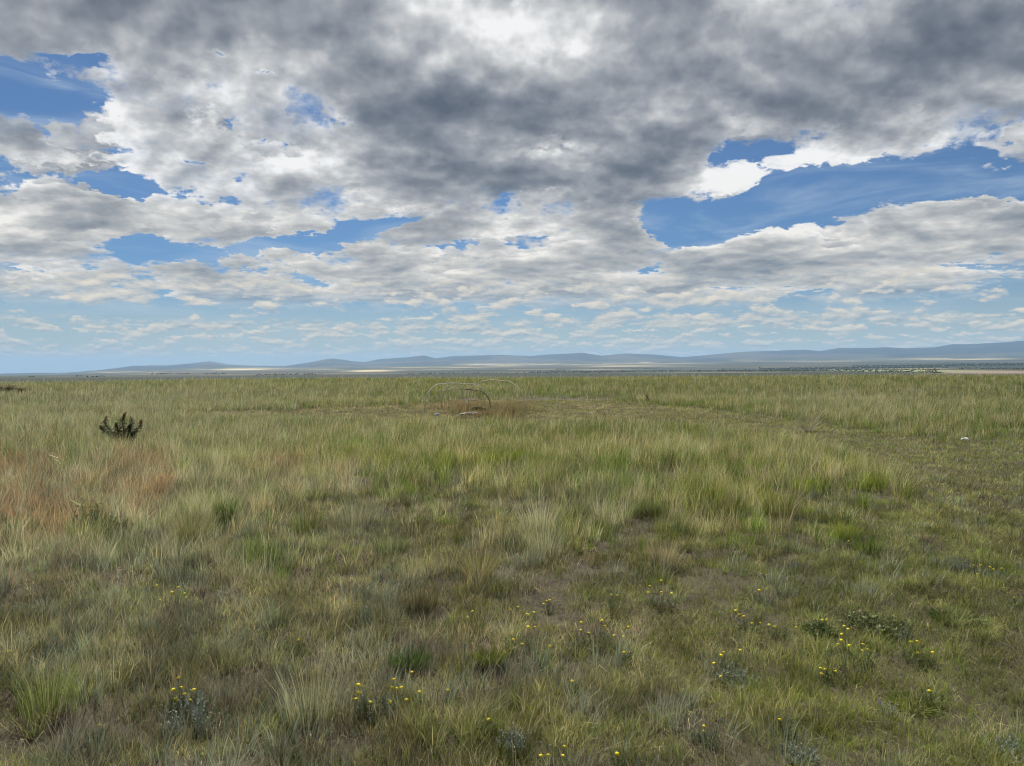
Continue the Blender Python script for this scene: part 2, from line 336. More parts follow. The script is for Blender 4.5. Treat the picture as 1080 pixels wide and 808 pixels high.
# ================================================================== grass
def ramp(px, xs_, ys_): return np.interp(px, xs_, ys_)
def clearing(px, py):
    yc = ramp(px, [150, 250, 400, 560, 650, 750, 850, 950, 1000, 1080, 1300], [438, 438, 437, 434, 435, 444, 457, 482, 510, 530, 560])
    hw = ramp(px, [150, 250, 400, 560, 650, 750, 850, 950, 1000, 1080, 1300], [1, 3, 11, 14, 13, 12, 14, 26, 50, 72, 100])
    return sm(np.abs(py - yc) / hw, 1.15, .75)
def tallness(px, py, x, y):
    yb = ramp(px, [-200, 0, 200, 330, 450, 600, 700, 850, 950, 1000, 1080], [600, 595, 600, 570, 545, 565, 560, 565, 540, 480, 470])
    t = sm(py + (fbm(x, y, 1.2, 21, 3) - .5) * 110, yb + 25, yb - 25)
    return t * (1 - clearing(px, py + (fbm(x, y, 2.0, 23, 3) - .5) * 8))
def scatter(n, dmin, dmax, power, half=.80):
    """points ahead of the viewpoint, thinning with distance: density per area ~ r^(power-1)... returned with r"""
    u = rng.random(n); k = power + 1
    r = (dmin ** k + u * (dmax ** k - dmin ** k)) ** (1 / k)
    a = (rng.random(n) * 2 - 1) * half
    return r * np.sin(a), r * np.cos(a), r
class Blades:
    def __init__(s): s.a = []
    def add(s, x, y, h, w, lean, ldir, c0, c1, z=None, zoff=-.01):
        s.a.append((x, y, (relief(x, y) if z is None else z) + zoff, h, w, lean, ldir, c0, c1))
    def build(s, name, material, label, cat):
        x, y, z, h, w, lean, ldir = [np.concatenate([np.broadcast_to(q[i], q[0].shape) for q in s.a]) for i in range(7)]
        c0 = np.concatenate([np.broadcast_to(q[7], q[0].shape + (3,)) for q in s.a]); c1 = np.concatenate([np.broadcast_to(q[8], q[0].shape + (3,)) for q in s.a])
        n = len(x); yaw = rng.random(n) * math.pi
        wx, wy = np.cos(yaw) * w / 2, np.sin(yaw) * w / 2
        dx, dy = np.cos(ldir), np.sin(ldir)
        V = np.empty((n, 5, 3), np.float32); C = np.empty((n, 5, 3), np.float32)
        m = .52; sl, cl = np.sin(lean), np.cos(lean)
        mx, my, mz = dx * h * m * sl * .55, dy * h * m * sl * .55, h * m * (1 - .25 * sl)
        tx, ty, tz = dx * h * sl, dy * h * sl, h * np.maximum(cl, .04)
        V[:, 0] = np.stack([x - wx, y - wy, z], -1); V[:, 1] = np.stack([x + wx, y + wy, z], -1)
        V[:, 2] = np.stack([x + mx + wx * .8, y + my + wy * .8, z + mz], -1); V[:, 3] = np.stack([x + mx - wx * .8, y + my - wy * .8, z + mz], -1)
        V[:, 4] = np.stack([x + tx, y + ty, z + tz], -1)
        C[:, 0] = C[:, 1] = c0; C[:, 2] = C[:, 3] = (c0 + c1) / 2; C[:, 4] = c1
        kf = (.74 + .62 * sm(fbm(x, y, .24, 181, 3), .34, .66)); kf = 1 + (kf - 1) * sm(np.hypot(x, y), 22, 8)      # one plant paler or darker than the next
        C *= kf[:, None, None].astype(np.float32); C *= np.array([1.06, 1.03, .85], np.float32)
        b = (np.arange(n) * 5)[:, None]
        loops = (b + np.array([0, 1, 2, 3, 3, 2, 4])).ravel(); st = (np.arange(n)[:, None] * 7 + np.array([0, 4])).ravel()
        o = raw_mesh(name, V.reshape(-1, 3), loops, st, material, C.reshape(-1, 3)); o['kind'] = 'stuff'; o['label'] = label; o['category'] = cat
        return o
def shade(c, n, amt=.22):
    v = 1 + (rng.random((n, 1)) - .5) * 2 * amt
    return np.clip(np.asarray(c) * v * (1 + (rng.random((n, 3)) - .5) * .12), .01, .9)
def lerp(a, b, t): return a + (b - a) * np.asarray(t)[..., None]
C_ = lambda *v: np.array(v, float)
GREEN, GREEN2, YGREEN, OLIVE = C_(.085, .125, .030), C_(.140, .180, .052), C_(.215, .250, .045), C_(.160, .168, .062)
STRAW, SILVER, RED, LITTER = C_(.50, .43, .26), C_(.41, .41, .30), C_(.32, .215, .14), C_(.165, .14, .095)
SAGE, GREYG = C_(.26, .29, .235), C_(.20, .212, .145)
tall, short, dry, red, sage, litter = (Blades() for _ in range(6))
def wid(r): return .0024 * (np.maximum(r, 3.0) / 4.0) ** .62
def zones(x, y):
    px_, py_ = pix(np.stack([x, y, relief(x, y)], -1))
    T = tallness(px_, py_, x, y)
    redz = np.clip(blob(px_, py_, 15, 532, 70, 44) * 1.9 + blob(px_, py_, 148, 510, 42, 30) * 1.9 + blob(px_, py_, 290, 500, 44, 13) * .9 + blob(px_, py_, 298, 492, 26, 8) + blob(px_, py_, 500, 431, 46, 9) * .35
                   + blob(px_, py_, 60, 560, 60, 18) * .7 + blob(px_, py_, 20, 403, 26, 5) * .7 + blob(px_, py_, 600, 470, 40, 8) * .4, 0, 1)
    silv = np.clip(sm(px_, 520, 120) * sm(py_, 395, 420) * sm(py_, 660, 600) * .8 + blob(px_, py_, 900, 428, 90, 14) * .5 + blob(px_, py_, 130, 640, 220, 70) * .55 + blob(px_, py_, 640, 535, 60, 20) * .4, 0, 1)
    ygr = np.clip(blob(px_, py_, 860, 520, 120, 32) * .8 + blob(px_, py_, 740, 560, 60, 30) * .5 + blob(px_, py_, 330, 492, 140, 16) * .8 + blob(px_, py_, 530, 500, 60, 16) * .9 + blob(px_, py_, 100, 470, 80, 10) * .4
                  + blob(px_, py_, 900, 775, 70, 30) * .6 + blob(px_, py_, 940, 730, 70, 24) * .6 + blob(px_, py_, 600, 790, 100, 30) * .3 + blob(px_, py_, 840, 700, 300, 120) * .38, 0, 1)
    return px_, py_, T, redz, silv, ygr

def tufts(n, dmin, dmax, pw, per, pick, hfun, spread, cfun, dst, rad=(.03, .09), lean0=.10, flop=.35, blade_gain=1.0):
    x, y, r = scatter(n, dmin, dmax, pw); px_, py_, T, rz, sv, yg = zones(x, y)
    keep = rng.random(n) < pick(px_, py_, T, rz, sv, yg, x, y)
    x, y, r, T, rz, sv, yg, px_, py_ = [q[keep] for q in (x, y, r, T, rz, sv, yg, px_, py_)]
    n = len(x)
    H = hfun(n, T, px_, py_) ; c0, c1 = cfun(n, T, rz, sv, yg, x, y)
    k = np.maximum((per * (4 / np.maximum(r, 4)) ** .25 * (.6 + .8 * rng.random(n))).astype(int), 3); i = np.repeat(np.arange(n), k); N = len(i)
    R0 = (rad[0] + (rad[1] - rad[0]) * rng.random(n)) * (1 + .015 * r)
    q = np.sqrt(rng.random(N)); a = rng.random(N) * 2 * math.pi
    bx, by = x[i] + np.cos(a) * q * R0[i], y[i] + np.sin(a) * q * R0[i]
    h = H[i] * (.45 + .6 * rng.random(N)) * (1 - .15 * q)
    lean = lean0 + q * spread * rng.random(N) + flop * rng.random(N) ** 3
    ld = a + (rng.random(N) - .5) * 1.2
    # a light wind from the left
    ex, ey = np.cos(ld) * lean + .10, np.sin(ld) * lean; lean, ld = np.hypot(ex, ey), np.arctan2(ey, ex)
    v = 1 + (rng.random((N, 1)) - .5) * 1.0
    dst.add(bx, by, h, wid(r[i]) * blade_gain * (.7 + .7 * rng.random(N)), lean, ld, np.clip(c0[i] * v, .01, .9), np.clip(c1[i] * v, .01, .9))
    return N
def col_tall(n, T, rz, sv, yg, x, y):
    m = fbm(x, y, 3.0, 51, 3)[:, None]
    c0 = GREEN + (GREEN2 - GREEN) * m; c1 = GREEN2 * 1.15 + (STRAW * .8 - GREEN2) * sm(m, .45, .9) * .7
    pale = (rng.random(n) < .16 + .2 * sv)[:, None]
    c0, c1 = np.where(pale, GREYG, c0), np.where(pale, SILVER * 1.15, c1)
    c0 = lerp(c0, GREYG * .85, sv * .8); c1 = lerp(c1, SILVER * .95, sv * .8)
    c0 = lerp(c0, YGREEN * .8, yg * .8); c1 = lerp(c1, YGREEN * 1.1, yg * .75)
    u = rng.random(n)[:, None]; c0 = np.where(u < .10, C_(.085, .15, .022), c0); c1 = np.where(u < .10, C_(.15, .22, .035), c1); c0 = np.where(u > .90, STRAW * .45, c0); c1 = np.where(u > .90, STRAW * .9, c1)
    k = .65 + .7 * rng.random((n, 1)); return shade(c0 * k, n, .1), shade(c1 * k, n, .1)
hf = lambda lo, hi: (lambda n, T, px_, py_: (lo + (hi - lo) * rng.random(n)) * (.30 + .70 * T) * np.where(py_ > 620, .8, 1))
cnt = []
# tall bunchgrass, near / middle / far
cnt.append(tufts(9000, 2.6, 14, .35, 46, lambda px_, py_, T, rz, sv, yg, x, y: (T * .85 + .03) * (1 - .85 * rz) * (.12 + 1.3 * sm(fbm(x, y, .7, 81, 3), .36, .60)), hf(.24, .46), .55, col_tall, tall))
cnt.append(tufts(26000, 12, 34, .4, 26, lambda px_, py_, T, rz, sv, yg, x, y: T * (1 - .85 * rz), hf(.26, .48), .5, col_tall, tall, rad=(.05, .14)))
cnt.append(tufts(40000, 30, 76, .5, 15, lambda px_, py_, T, rz, sv, yg, x, y: T, hf(.30, .50), .4, col_tall, tall, rad=(.08, .25)))
# pale seed stalks standing above it
def col_dry(n, T, rz, sv, yg, x, y):
    s = (rng.random(n) < .35 + .6 * sv)[:, None]; base = np.where(s, SILVER, STRAW)
    return shade(base * .75, n), shade(base * 1.25, n)
pk = lambda px_, py_, T, rz, sv, yg, x, y: (.06 + .10 * (px_ < 600) * (py_ > 560) + .75 * T + 1.2 * blob(px_, py_, 900, 425, 110, 16)) * (1 - .5 * rz) * (.12 + .88 * sm(fbm(x, y, 1.3, 91, 3), .40, .60))
cnt.append(tufts(10000, 2.6, 14, .4, 18, pk, hf(.32, .58), .45, col_dry, dry, lean0=.06, flop=.5, blade_gain=.62))
cnt.append(tufts(20000, 12, 34, .4, 12, pk, hf(.36, .60), .4, col_dry, dry, lean0=.06, flop=.4, blade_gain=.7))
cnt.append(tufts(19000, 30, 76, .5, 8, pk, hf(.42, .78), .35, col_dry, dry, lean0=.06, blade_gain=.75))
# reddish annual brome
cnt.append(tufts(26000, 4, 32, .2, 26, lambda px_, py_, T, rz, sv, yg, x, y: rz * .9, lambda n, T, px_, py_: .20 + .20 * rng.random(n), .7, lambda n, *a: (shade(RED * .9, n), shade(RED * 1.35, n)), red, lean0=.15, blade_gain=.9))
cnt.append(tufts(16000, 20, 28, .5, 22, lambda px_, py_, T, rz, sv, yg, x, y: np.clip(blob(px_, py_, 520, 434, 36, 6) * 1.2, 0, 1) * sm(fbm(x, y, .7, 151, 3), .35, .6), lambda n, T, px_, py_: .35 + .30 * rng.random(n), .5, lambda n, *a: (shade(C_(.14, .13, .06), n, .5), shade(C_(.32, .27, .15), n, .4)), red, lean0=.1, blade_gain=.8))
# lower mixed tufts over the foreground and the left
def col_mid(n, T, rz, sv, yg, x, y):
    m = rng.random(n)[:, None]
    c = np.where(m < .06, C_(.09, .15, .025), np.where(m < .38, GREEN2 * .95, np.where(m < .62, OLIVE, np.where(m < .80, GREYG, STRAW * .75))))
    c = c * (.50 + .85 * rng.random((n, 1)))
    c = lerp(c, GREEN2 * 1.15, sm(np.hypot(x - 3.2, y - 4.6), 3.4, 1.0) * .55)
    c = lerp(c, SILVER * .8, sv * .5); c = lerp(c, YGREEN * .85, yg * .75)
    return shade(c * .8, n), shade(lerp(c * 1.15, STRAW, rng.random(n) * .3), n)
cnt.append(tufts(26000, 2.5, 12, .25, 24, lambda px_, py_, T, rz, sv, yg, x, y: (1 - .7 * T) * np.clip(.03 + 1.25 * sm(fbm(x, y, .27, 101, 2), .46, .64), 0, 1) * (1 - .5 * clearing(px_, py_)) * np.where(px_ > 560, .75, 1), 
    lambda n, T, px_, py_: (.045 + .095 * rng.random(n)) * np.where(px_ < 560, 1.25, .95) * (1 + .9 * rng.random(n) ** 3), .8, col_mid, short, rad=(.015, .06), lean0=.15))
cnt.append(tufts(20000, 11, 32, .4, 14, lambda px_, py_, T, rz, sv, yg, x, y: (1 - T) * .8, lambda n, T, px_, py_: .05 + .09 * rng.random(n), .9, col_mid, short, rad=(.03, .12), lean0=.2))
# single short blades knitting the turf together
def singles(n, dmin, dmax, pw, dst, hmin, hmax, pick, cfun, leanmax, wgain=1.0):
    x, y, r = scatter(n, dmin, dmax, pw); px_, py_, T, rz, sv, yg = zones(x, y)
    k = rng.random(n) < pick(px_, py_, T, x, y); x, y, r = x[k], y[k], r[k]; n = len(x)
    c = cfun(n, x, y, clearing(px_[k], py_[k]), yg[k], px_[k])
    dst.add(x, y, hmin + (hmax - hmin) * rng.random(n), wid(r) * wgain * (.6 + .8 * rng.random(n)), .2 + leanmax * rng.random(n), rng.random(n) * 6.283, c * .85, c * 1.15); return n
def col_short(n, x, y, cl, yg, px_):
    m = (rng.random(n) + (fbm(x, y, .9, 111, 3) - .5) * 1.6)[:, None]
    c = np.where(m < .42, OLIVE * 1.0, np.where(m < .78, GREEN2, np.where(m < .90, LITTER, STRAW * .75)))
    c = lerp(c, STRAW * .72, cl * .38); c = c * (.72 + .56 * sm(fbm(x, y, .33, 171, 2), .35, .65))[:, None]; c = lerp(c, GREEN2 * 1.2, sm(px_, 620, 900) * .6); c = lerp(c, YGREEN * .8, yg * .6)
    return shade(c, n, .45)
cnt.append(singles(430000, 2.4, 10, .3, short, .03, .10, lambda px_, py_, T, x, y: np.clip(.05 + 1.1 * sm(fbm(x, y, .27, 121, 4), .40, .58) + .45 * sm(px_, 620, 950), 0, 1), col_short, 1.0))
cnt.append(singles(430000, 9, 34, .3, short, .03, .10, lambda px_, py_, T, x, y: .25 + .75 * (1 - T), lambda n, *a: col_short(n, *a) * 1.12, 1.0, 1.7))
cnt.append(singles(48000, 2.4, 13, .3, litter, .05, .18, lambda px_, py_, T, x, y: np.clip(.25 + sm(fbm(x, y, .8, 131, 3), .42, .6), 0, 1), lambda n, x, y, cl, yg, px_: shade(np.where((rng.random(n) < .5)[:, None], LITTER, np.where((rng.random(n) < .4)[:, None], STRAW * .8, C_(.12, .09, .07))), n, .3), 0, .8))
# lay the litter down
q = litter.a[-1]; litter.a[-1] = (q[0], q[1], q[2] + .012, q[3], q[4], np.full(len(q[0]), 1.40) - rng.random(len(q[0])) * .25, q[6], q[7], q[8])
cnt.append(tufts(9000, 2.5, 13, .3, 13, lambda px_, py_, T, rz, sv, yg, x, y: (1 - .6 * T) * sm(px_, 760, 420) * (.2 + .8 * sm(fbm(x, y, .8, 161, 3), .42, .58)), lambda n, T, px_, py_: .10 + .17 * rng.random(n), .5,
    lambda n, *a: (shade(C_(.15, .125, .105), n, .3), shade(C_(.34, .30, .25), n, .3)), dry, rad=(.02, .07), lean0=.1, flop=.5, blade_gain=.8))
# fringed sage: grey-blue leafy stems
def col_sage(n, T, rz, sv, yg, x, y): return shade(SAGE * .85, n, .15), shade(SAGE * 1.2, n, .15)
cnt.append(tufts(7500, 2.5, 13, .3, 30, lambda px_, py_, T, rz, sv, yg, x, y: (.26 + .60 * sv) * sm(fbm(x, y, .8, 141, 3), .42, .58) * np.where(px_ < 620, 1.6, .6), lambda n, T, px_, py_: .10 + .14 * rng.random(n), .6, col_sage, sage, rad=(.04, .10), blade_gain=1.5))
# the tussocks one can pick out
for (ux, uy, hh, rd, ca, cb) in [(200, 583, .50, .13, GREEN2, STRAW * .95), (205, 580, .46, .10, GREEN, C_(.33, .33, .17)), (238, 548, .36, .12, C_(.09, .14, .03), C_(.15, .20, .04)), (505, 615, .40, .11, C_(.14, .10, .06), C_(.26, .26, .11)),
        (275, 545, .42, .10, GREYG, STRAW), (322, 562, .36, .13, GREEN2, C_(.20, .21, .08)), (570, 565, .50, .16, GREYG, SILVER), (640, 560, .40, .14, GREYG, SILVER), (820, 545, .40, .16, C_(.11, .14, .04), YGREEN), (893, 568, .24, .10, GREEN2, YGREEN),
        (750, 535, .42, .16, GREEN2, YGREEN), (440, 642, .30, .12, C_(.14, .10, .07), C_(.22, .21, .12)), (50, 752, .34, .10, GREEN2, C_(.17, .19, .08)), (330, 760, .34, .13, GREYG, SILVER), (575, 590, .40, .12, GREYG, SILVER),
        (95, 575, .40, .16, GREEN * .9, GREEN2), (130, 590, .34, .12, GREEN * .9, GREYG), (375, 560, .44, .14, GREYG, SILVER), (410, 585, .34, .12, GREEN, GREYG), (700, 600, .34, .10, GREYG, STRAW), (915, 585, .26, .10, GREEN, GREEN2)]:
    cx, cy = at_px(ux, uy); N = 230; q = np.sqrt(rng.random(N)); a = rng.random(N) * 6.283; r = math.hypot(cx, cy)
    v = 1 + (rng.random((N, 1)) - .5) * .6
    tall.add(cx + np.cos(a) * q * rd, cy + np.sin(a) * q * rd, hh * (.5 + .5 * rng.random(N)), np.full(N, wid(r)) * (.7 + .6 * rng.random(N)), .05 + q * .5 * (.4 + rng.random(N) * .6), a, ca * v * .9, cb * v)
gmat = attr_mat('grass_blade', .38); dmat = attr_mat('dry_stalk', .30); smat = attr_mat('sage_leaf', .15, .85)
tall.build('tall_grass', gmat, 'tall green bunchgrass covering the hilltop up to its crest', 'grass')
short.build('short_grass', gmat, 'short olive turf and low tufts over the foreground and clearing', 'grass')
dry.build('seed_stalks', dmat, 'pale straw and silver seed stalks standing above the green grass', 'grass')
red.build('red_brome', dmat, 'rusty red-brown fine grass in patches at left and round the hoops', 'grass')
sage.build('sage_cover', smat, 'grey blue leafy sage stems scattered low among the grass', 'ground cover')
litter.build('grass_litter', dmat, 'dead brown and straw coloured blades lying on the bare soil', 'litter')
print('blades', cnt, sum(cnt))

# ------------------------------------------------------------------ air
bm_ = 62000.0; zb = float(Z.min()) - 1; zt = float(Z[RR < 82000].max()) + 30
hv = np.array([[sx * bm_ * 1.45, sy * bm_ * 1.45, z_] for z_ in (zb, zt) for sx, sy in ((-1, -1), (1, -1), (1, 1), (-1, 1))])
hq = np.array([[0, 3, 2, 1], [4, 5, 6, 7], [0, 1, 5, 4], [1, 2, 6, 5], [2, 3, 7, 6], [3, 0, 4, 7]])
hm, g = mat('haze_air'); o_ = g.N.new('ShaderNodeOutputMaterial'); pv = g.N.new('ShaderNodeVolumePrincipled')
pv.inputs['Color'].default_value = (.41, .63, .88, 1); pv.inputs['Density'].default_value = HAZE = 1.5e-5; pv.inputs['Anisotropy'].default_value = 0.0
g.L.new(pv.outputs[0], o_.inputs['Volume'])
hz_ = raw_mesh('haze', hv, hq.ravel(), np.arange(6) * 4, hm); hz_['kind'] = 'stuff'; hz_['label'] = 'thin blue haze hanging over the valley and the far mountains'; hz_['category'] = 'haze'

cy_ = sc.cycles
cy_.use_denoising = True; cy_.filter_width = 1.15; cy_.max_bounces = 4; cy_.diffuse_bounces = 2; cy_.glossy_bounces = 1; cy_.transmission_bounces = 2; cy_.transparent_max_bounces = 6; cy_.volume_bounces = 1
cy_.use_adaptive_sampling = True; cy_.adaptive_threshold = .02; cy_.caustics_reflective = False; cy_.caustics_refractive = False

# ================================================================== single things
def link(o, parent=None):
    sc.collection.objects.link(o)
    if parent is not None: o.parent = parent
    return o
def thing(name, label, cat, x, y, group=None, z=None):
    o = link(bpy.data.objects.new(name, None)); o.location = (x, y, gz(x, y) if z is None else z); o['label'] = label; o['category'] = cat
    if group: o['group'] = group
    return o
class MB:
    """collects shapes with a colour per vertex"""
    def __init__(s): s.V, s.F, s.C = [], [], []
    def put(s, v, f, c):
        b = len(s.V); s.V += [tuple(q) for q in v]; s.F += [tuple(b + i for i in q) for q in f]; s.C += [c] * len(v)
    def tube(s, pts, rad, c, n=6):
        pts = [Vector(p) for p in pts]; V = []
        for i, p in enumerate(pts):
            d = (pts[min(i + 1, len(pts) - 1)] - pts[max(i - 1, 0)]).normalized()
            a = d.cross(Vector((0.3, 1, .2))).normalized(); b = d.cross(a); r = rad[i] if hasattr(rad, '__len__') else rad
            V += [p + (a * math.cos(6.2832 * k / n) + b * math.sin(6.2832 * k / n)) * r for k in range(n)]
        Fs = [(i * n + k, i * n + (k + 1) % n, (i + 1) * n + (k + 1) % n, (i + 1) * n + k) for i in range(len(pts) - 1) for k in range(n)]
        Fs += [tuple(range(n))[::-1], tuple(range((len(pts) - 1) * n, len(pts) * n))]
        s.put(V, Fs, c)
    def leaf(s, p, d, L, w, c, droop=.3):
        p, d = Vector(p), Vector(d).normalized(); a = d.cross(Vector((random.uniform(-.5, .5), random.uniform(-.5, .5), 1))).normalized() * w / 2
        m = p + d * L * .45 + Vector((0, 0, L * .06)); t = p + d * L - Vector((0, 0, L * droop))
        s.put([p, m + a, t, m - a], [(0, 1, 2, 3)], c)
    def build(s, name, material, parent=None, smooth=False):
        me = bpy.data.meshes.new(name); me.from_pydata([tuple(v) for v in s.V], [], s.F)
        a = me.attributes.new('col', 'FLOAT_COLOR', 'POINT'); a.data.foreach_set('color', np.array([(c[0], c[1], c[2], 1.0) for c in s.C], np.float32).ravel())
        if smooth: me.polygons.foreach_set('use_smooth', [True] * len(me.polygons))
        me.materials.append(material); return link(bpy.data.objects.new(name, me), parent)
random.seed(5); U = random.uniform
def jit(c, a=.2):
    k = 1 + U(-a, a); return (c[0] * k, c[1] * k, c[2] * k)
leafm = attr_mat('leaf', .3, .55); petal = attr_mat('petal', .25, .6); barkm = attr_mat('bark', 0.0, .85); stonem = simple_mat('stone', (.42, .41, .39), .9, .3, 14)
charm = simple_mat('charred_wood', (.018, .016, .015), .95, .4, 25)

# ---- the frame of bent poles in the clearing
fx, fy = at_px(500, 437)
fr = thing('hoop_frame', 'frame of bent bare poles arched over reddish dry grass in the clearing', 'pole frame', fx, fy)
def arch(p0, p1, apex, rise, c, r, dy=0.0, name='bent_pole', cut=(0, 1), n=22, skew=0.0):
    (x0, y0), (x1, y1) = at_px(*p0), at_px(*p1); y1 += dy; pts, rad = [], []
    for i in range(n):
        t = cut[0] + (cut[1] - cut[0]) * i / (n - 1); a = math.pi * t
        s_ = (1 - math.copysign(abs(math.cos(a)) ** .8, math.cos(a))) / 2
        x = x0 + (x1 - x0) * s_ + skew * math.sin(a); y = y0 + (y1 - y0) * s_
        pts.append((x - fx + U(-.008, .008), y - fy, rise * math.sin(a) ** .62 - .05 * (abs(math.cos(a)) > .99) + gz(x, y) - gz(fx, fy) + U(-.008, .008))); rad.append(r * (1.15 - .6 * t))
    m = MB(); m.tube(pts, rad, c, 7)
    return m.build(name, barkm, fr, True)
WOOD, DWOOD = (.47, .45, .40), (.10, .075, .055)
arch((448, 438), (488, 431), 0, .98, WOOD, .016, .4)
arch((466, 432), (517, 436), 0, .98, WOOD, .016, .3)
arch((494, 434), (553.5, 439), 0, 1.16, (.46, .45, .37), .015, -.2)
arch((449, 434), (516, 433), 0, .74, (.30, .26, .20), .013, .9, cut=(.30, 1))
b1 = arch((478, 434), (518, 437), 0, .84, DWOOD, .016, -.3, cut=(.42, 1)); b1['label'] = 'thin dark brown branch among the pale bent poles'
for ux, uy, sx, sy, sz, name, mt_, lab, cat in [(497, 438, .34, .16, .07, 'flat_rock', stonem, 'flat pale grey rock lying under the bent pole frame', 'rock'), (461, 439.5, .12, .10, .07, 'small_rock', stonem, 'small pinkish grey rock at the left foot of the bent pole frame', 'rock'),
        (1018, 464.5, .085, .06, .04, 'white_stone', simple_mat('white_stone', (.72, .72, .70), .8, .1, 20), 'small white stone lying in the short turf at the far right', 'stone'),
        (929, 664, .035, .03, .018, 'pale_stone', stonem, 'tiny pale stone beside the dark green herb mound on the right', 'stone')]:
    x, y = at_px(ux, uy); import bmesh
    bm = bmesh.new(); bmesh.ops.create_icosphere(bm, subdivisions=3, radius=1)
    for v in bm.verts:
        n_ = v.co.normalized(); k = 1 + .22 * math.sin(n_.x * 4 + ux) * math.cos(n_.y * 3 + uy) + .10 * math.sin(n_.z * 9 + n_.x * 7) + U(-.03, .03)
        v.co = Vector((n_.x * sx * k, n_.y * sy * k, max(n_.z * sz * k, -.5 * sz)))
    me = bpy.data.meshes.new(name); bm.to_mesh(me); bm.free(); me.materials.append(mt_); o = link(bpy.data.objects.new(name, me)); o.location = (x, y, gz(x, y) + sz * .45); o.rotation_euler.z = U(0, 6); o['label'] = lab; o['category'] = cat
x, y = at_px(505, 436); m = MB(); m.tube([(-.24, .03, .14), (-.1, 0, .17), (.08, -.02, .165), (.24, .02, .12)], [.05, .065, .06, .045], (.02, .018, .016), 9)
o = m.build('charred_log', charm, None, True); o.location = (x, y, gz(x, y)); o['label'] = 'short charred black log lying behind the flat grey rock'; o['category'] = 'log'

# ---- dark shrub on the left
x, y = at_px(130, 470); sh = thing('dark_shrub', 'dark leafy shrub with rusty upright seed spikes in pale grass at left', 'shrub', x, y)
for (bx, tz, lx, dens) in [(-.02, .66, .02, 120), (-.13, .60, -.34, 90), (.07, .58, .15, 60), (.12, .52, .38, 70), (-.1, .40, -.45, 70), (.02, .42, .12, 90), (0, .45, -.14, 90), (.03, .33, .27, 60)]:
    m = MB(); pts = [(bx * .3, U(-.05, .05), -.03), (bx + lx * .3, U(-.08, .08), tz * .4), (bx + lx * .7, U(-.08, .08), tz * .75), (lx, U(-.05, .05), tz)]; m.tube(pts, [.012, .009, .006, .003], (.07, .05, .035), 5)
    br = m.build('branch', barkm, sh); lf = MB()
    for i in range(dens * 8):
        t = U(.04, 1) ** 1.15; k = min(int(t * 3), 2); q = Vector(pts[k]).lerp(Vector(pts[k + 1]), t * 3 - k); sp = .15 * (1 - t) ** 1.2 + .016
        a = U(0, 6.28); e = U(-.2, .9); top = t > .80 and tz > .5
        c = jit((.17, .095, .04), .3) if top else jit((.055, .075, .030), .5)
        lf.leaf(q + Vector((U(-sp, sp), U(-sp, sp), U(-.02, .02))), (math.cos(a), math.sin(a), e), U(.025, .055) * (.7 if top else 1), U(.012, .022), c)
    lf.build('foliage', leafm, br)

# ---- bare branching weeds
def weed(ux, uy, segs, name, lab, cat, c, r, H):
    x, y = at_px(ux, uy); o = thing(name, lab, cat, x, y); D = math.hypot(x, y); m = MB()
    for seg in segs:
        m.tube([((a - ux) * D / F * 1.0, 0.0 if k_ == 0 else U(-.03, .03), (uy - b) * D / F * 1.10) for k_, (a, b) in enumerate(seg)], [r * (1 - .6 * i / (len(seg) - 1)) for i in range(len(seg))], c, 5)
    m.build('stem', leafm, o); return o
weed(88, 565, [[(88, 567), (87, 545), (86, 533), (84, 527)], [(85, 530), (76, 518), (68, 505), (60, 489)], [(70, 508), (75, 500), (72, 492)], [(68, 505), (62, 500)], [(86, 533), (95, 529), (101, 531)], [(84, 527), (88, 519), (87, 512)],
    [(86, 540), (78, 535), (73, 528)], [(66, 500), (58, 497)], [(87, 548), (90, 540), (91, 534)]], 'branching_weed', 'pale yellow leafless weed with forked stem rising before dark green grass at left', 'weed', (.62, .60, .30), .008, .6)
sg = []
for i in range(26):
    a = U(-1.1, 1.1); L = U(14, 27); sg.append([(852, 457), (852 + math.sin(a) * L * .5, 457 - math.cos(a) * L * .55), (852 + math.sin(a * 1.15) * L, 457 - math.cos(a * 1.1) * L * 1.1)])
weed(852, 455, sg, 'dried_weed', 'bleached spiky dead weed at the edge of the clearing on the right', 'weed', (.62, .57, .42), .007, .5)
sg = [[(683, 426), (683 + U(-2, 2), 422), (683 + U(-3, 3), 417)] for i in range(9)]
weed(683, 425, sg, 'dark_weed', 'small blackish dried weed at the far edge of the clearing', 'weed', (.09, .075, .055), .012, .5)
sg = []
for i in range(3): pass
for k, (pa, pb, lab) in enumerate([((398, 661), (428, 664), 'bleached straw stalk lying flat on dark soil, upper of two'), ((402, 668), (430, 671), 'bleached straw stalk lying flat on dark soil, lower of two')]):
    (x0, y0), (x1, y1) = at_px(*pa), at_px(*pb); m = MB(); n_ = 7
    m.tube([((x1 - x0) * i / n_, (y1 - y0) * i / n_ + .008 * math.sin(i * 1.3), gz(x0 + (x1 - x0) * i / n_, y0 + (y1 - y0) * i / n_) - gz(x0, y0)) for i in range(n_ + 1)], .0032, (.52, .45, .33), 5)
    o = m.build('fallen_stalk', leafm); o.location = (x0, y0, gz(x0, y0) + .05); o['label'] = lab; o['category'] = 'stalk'
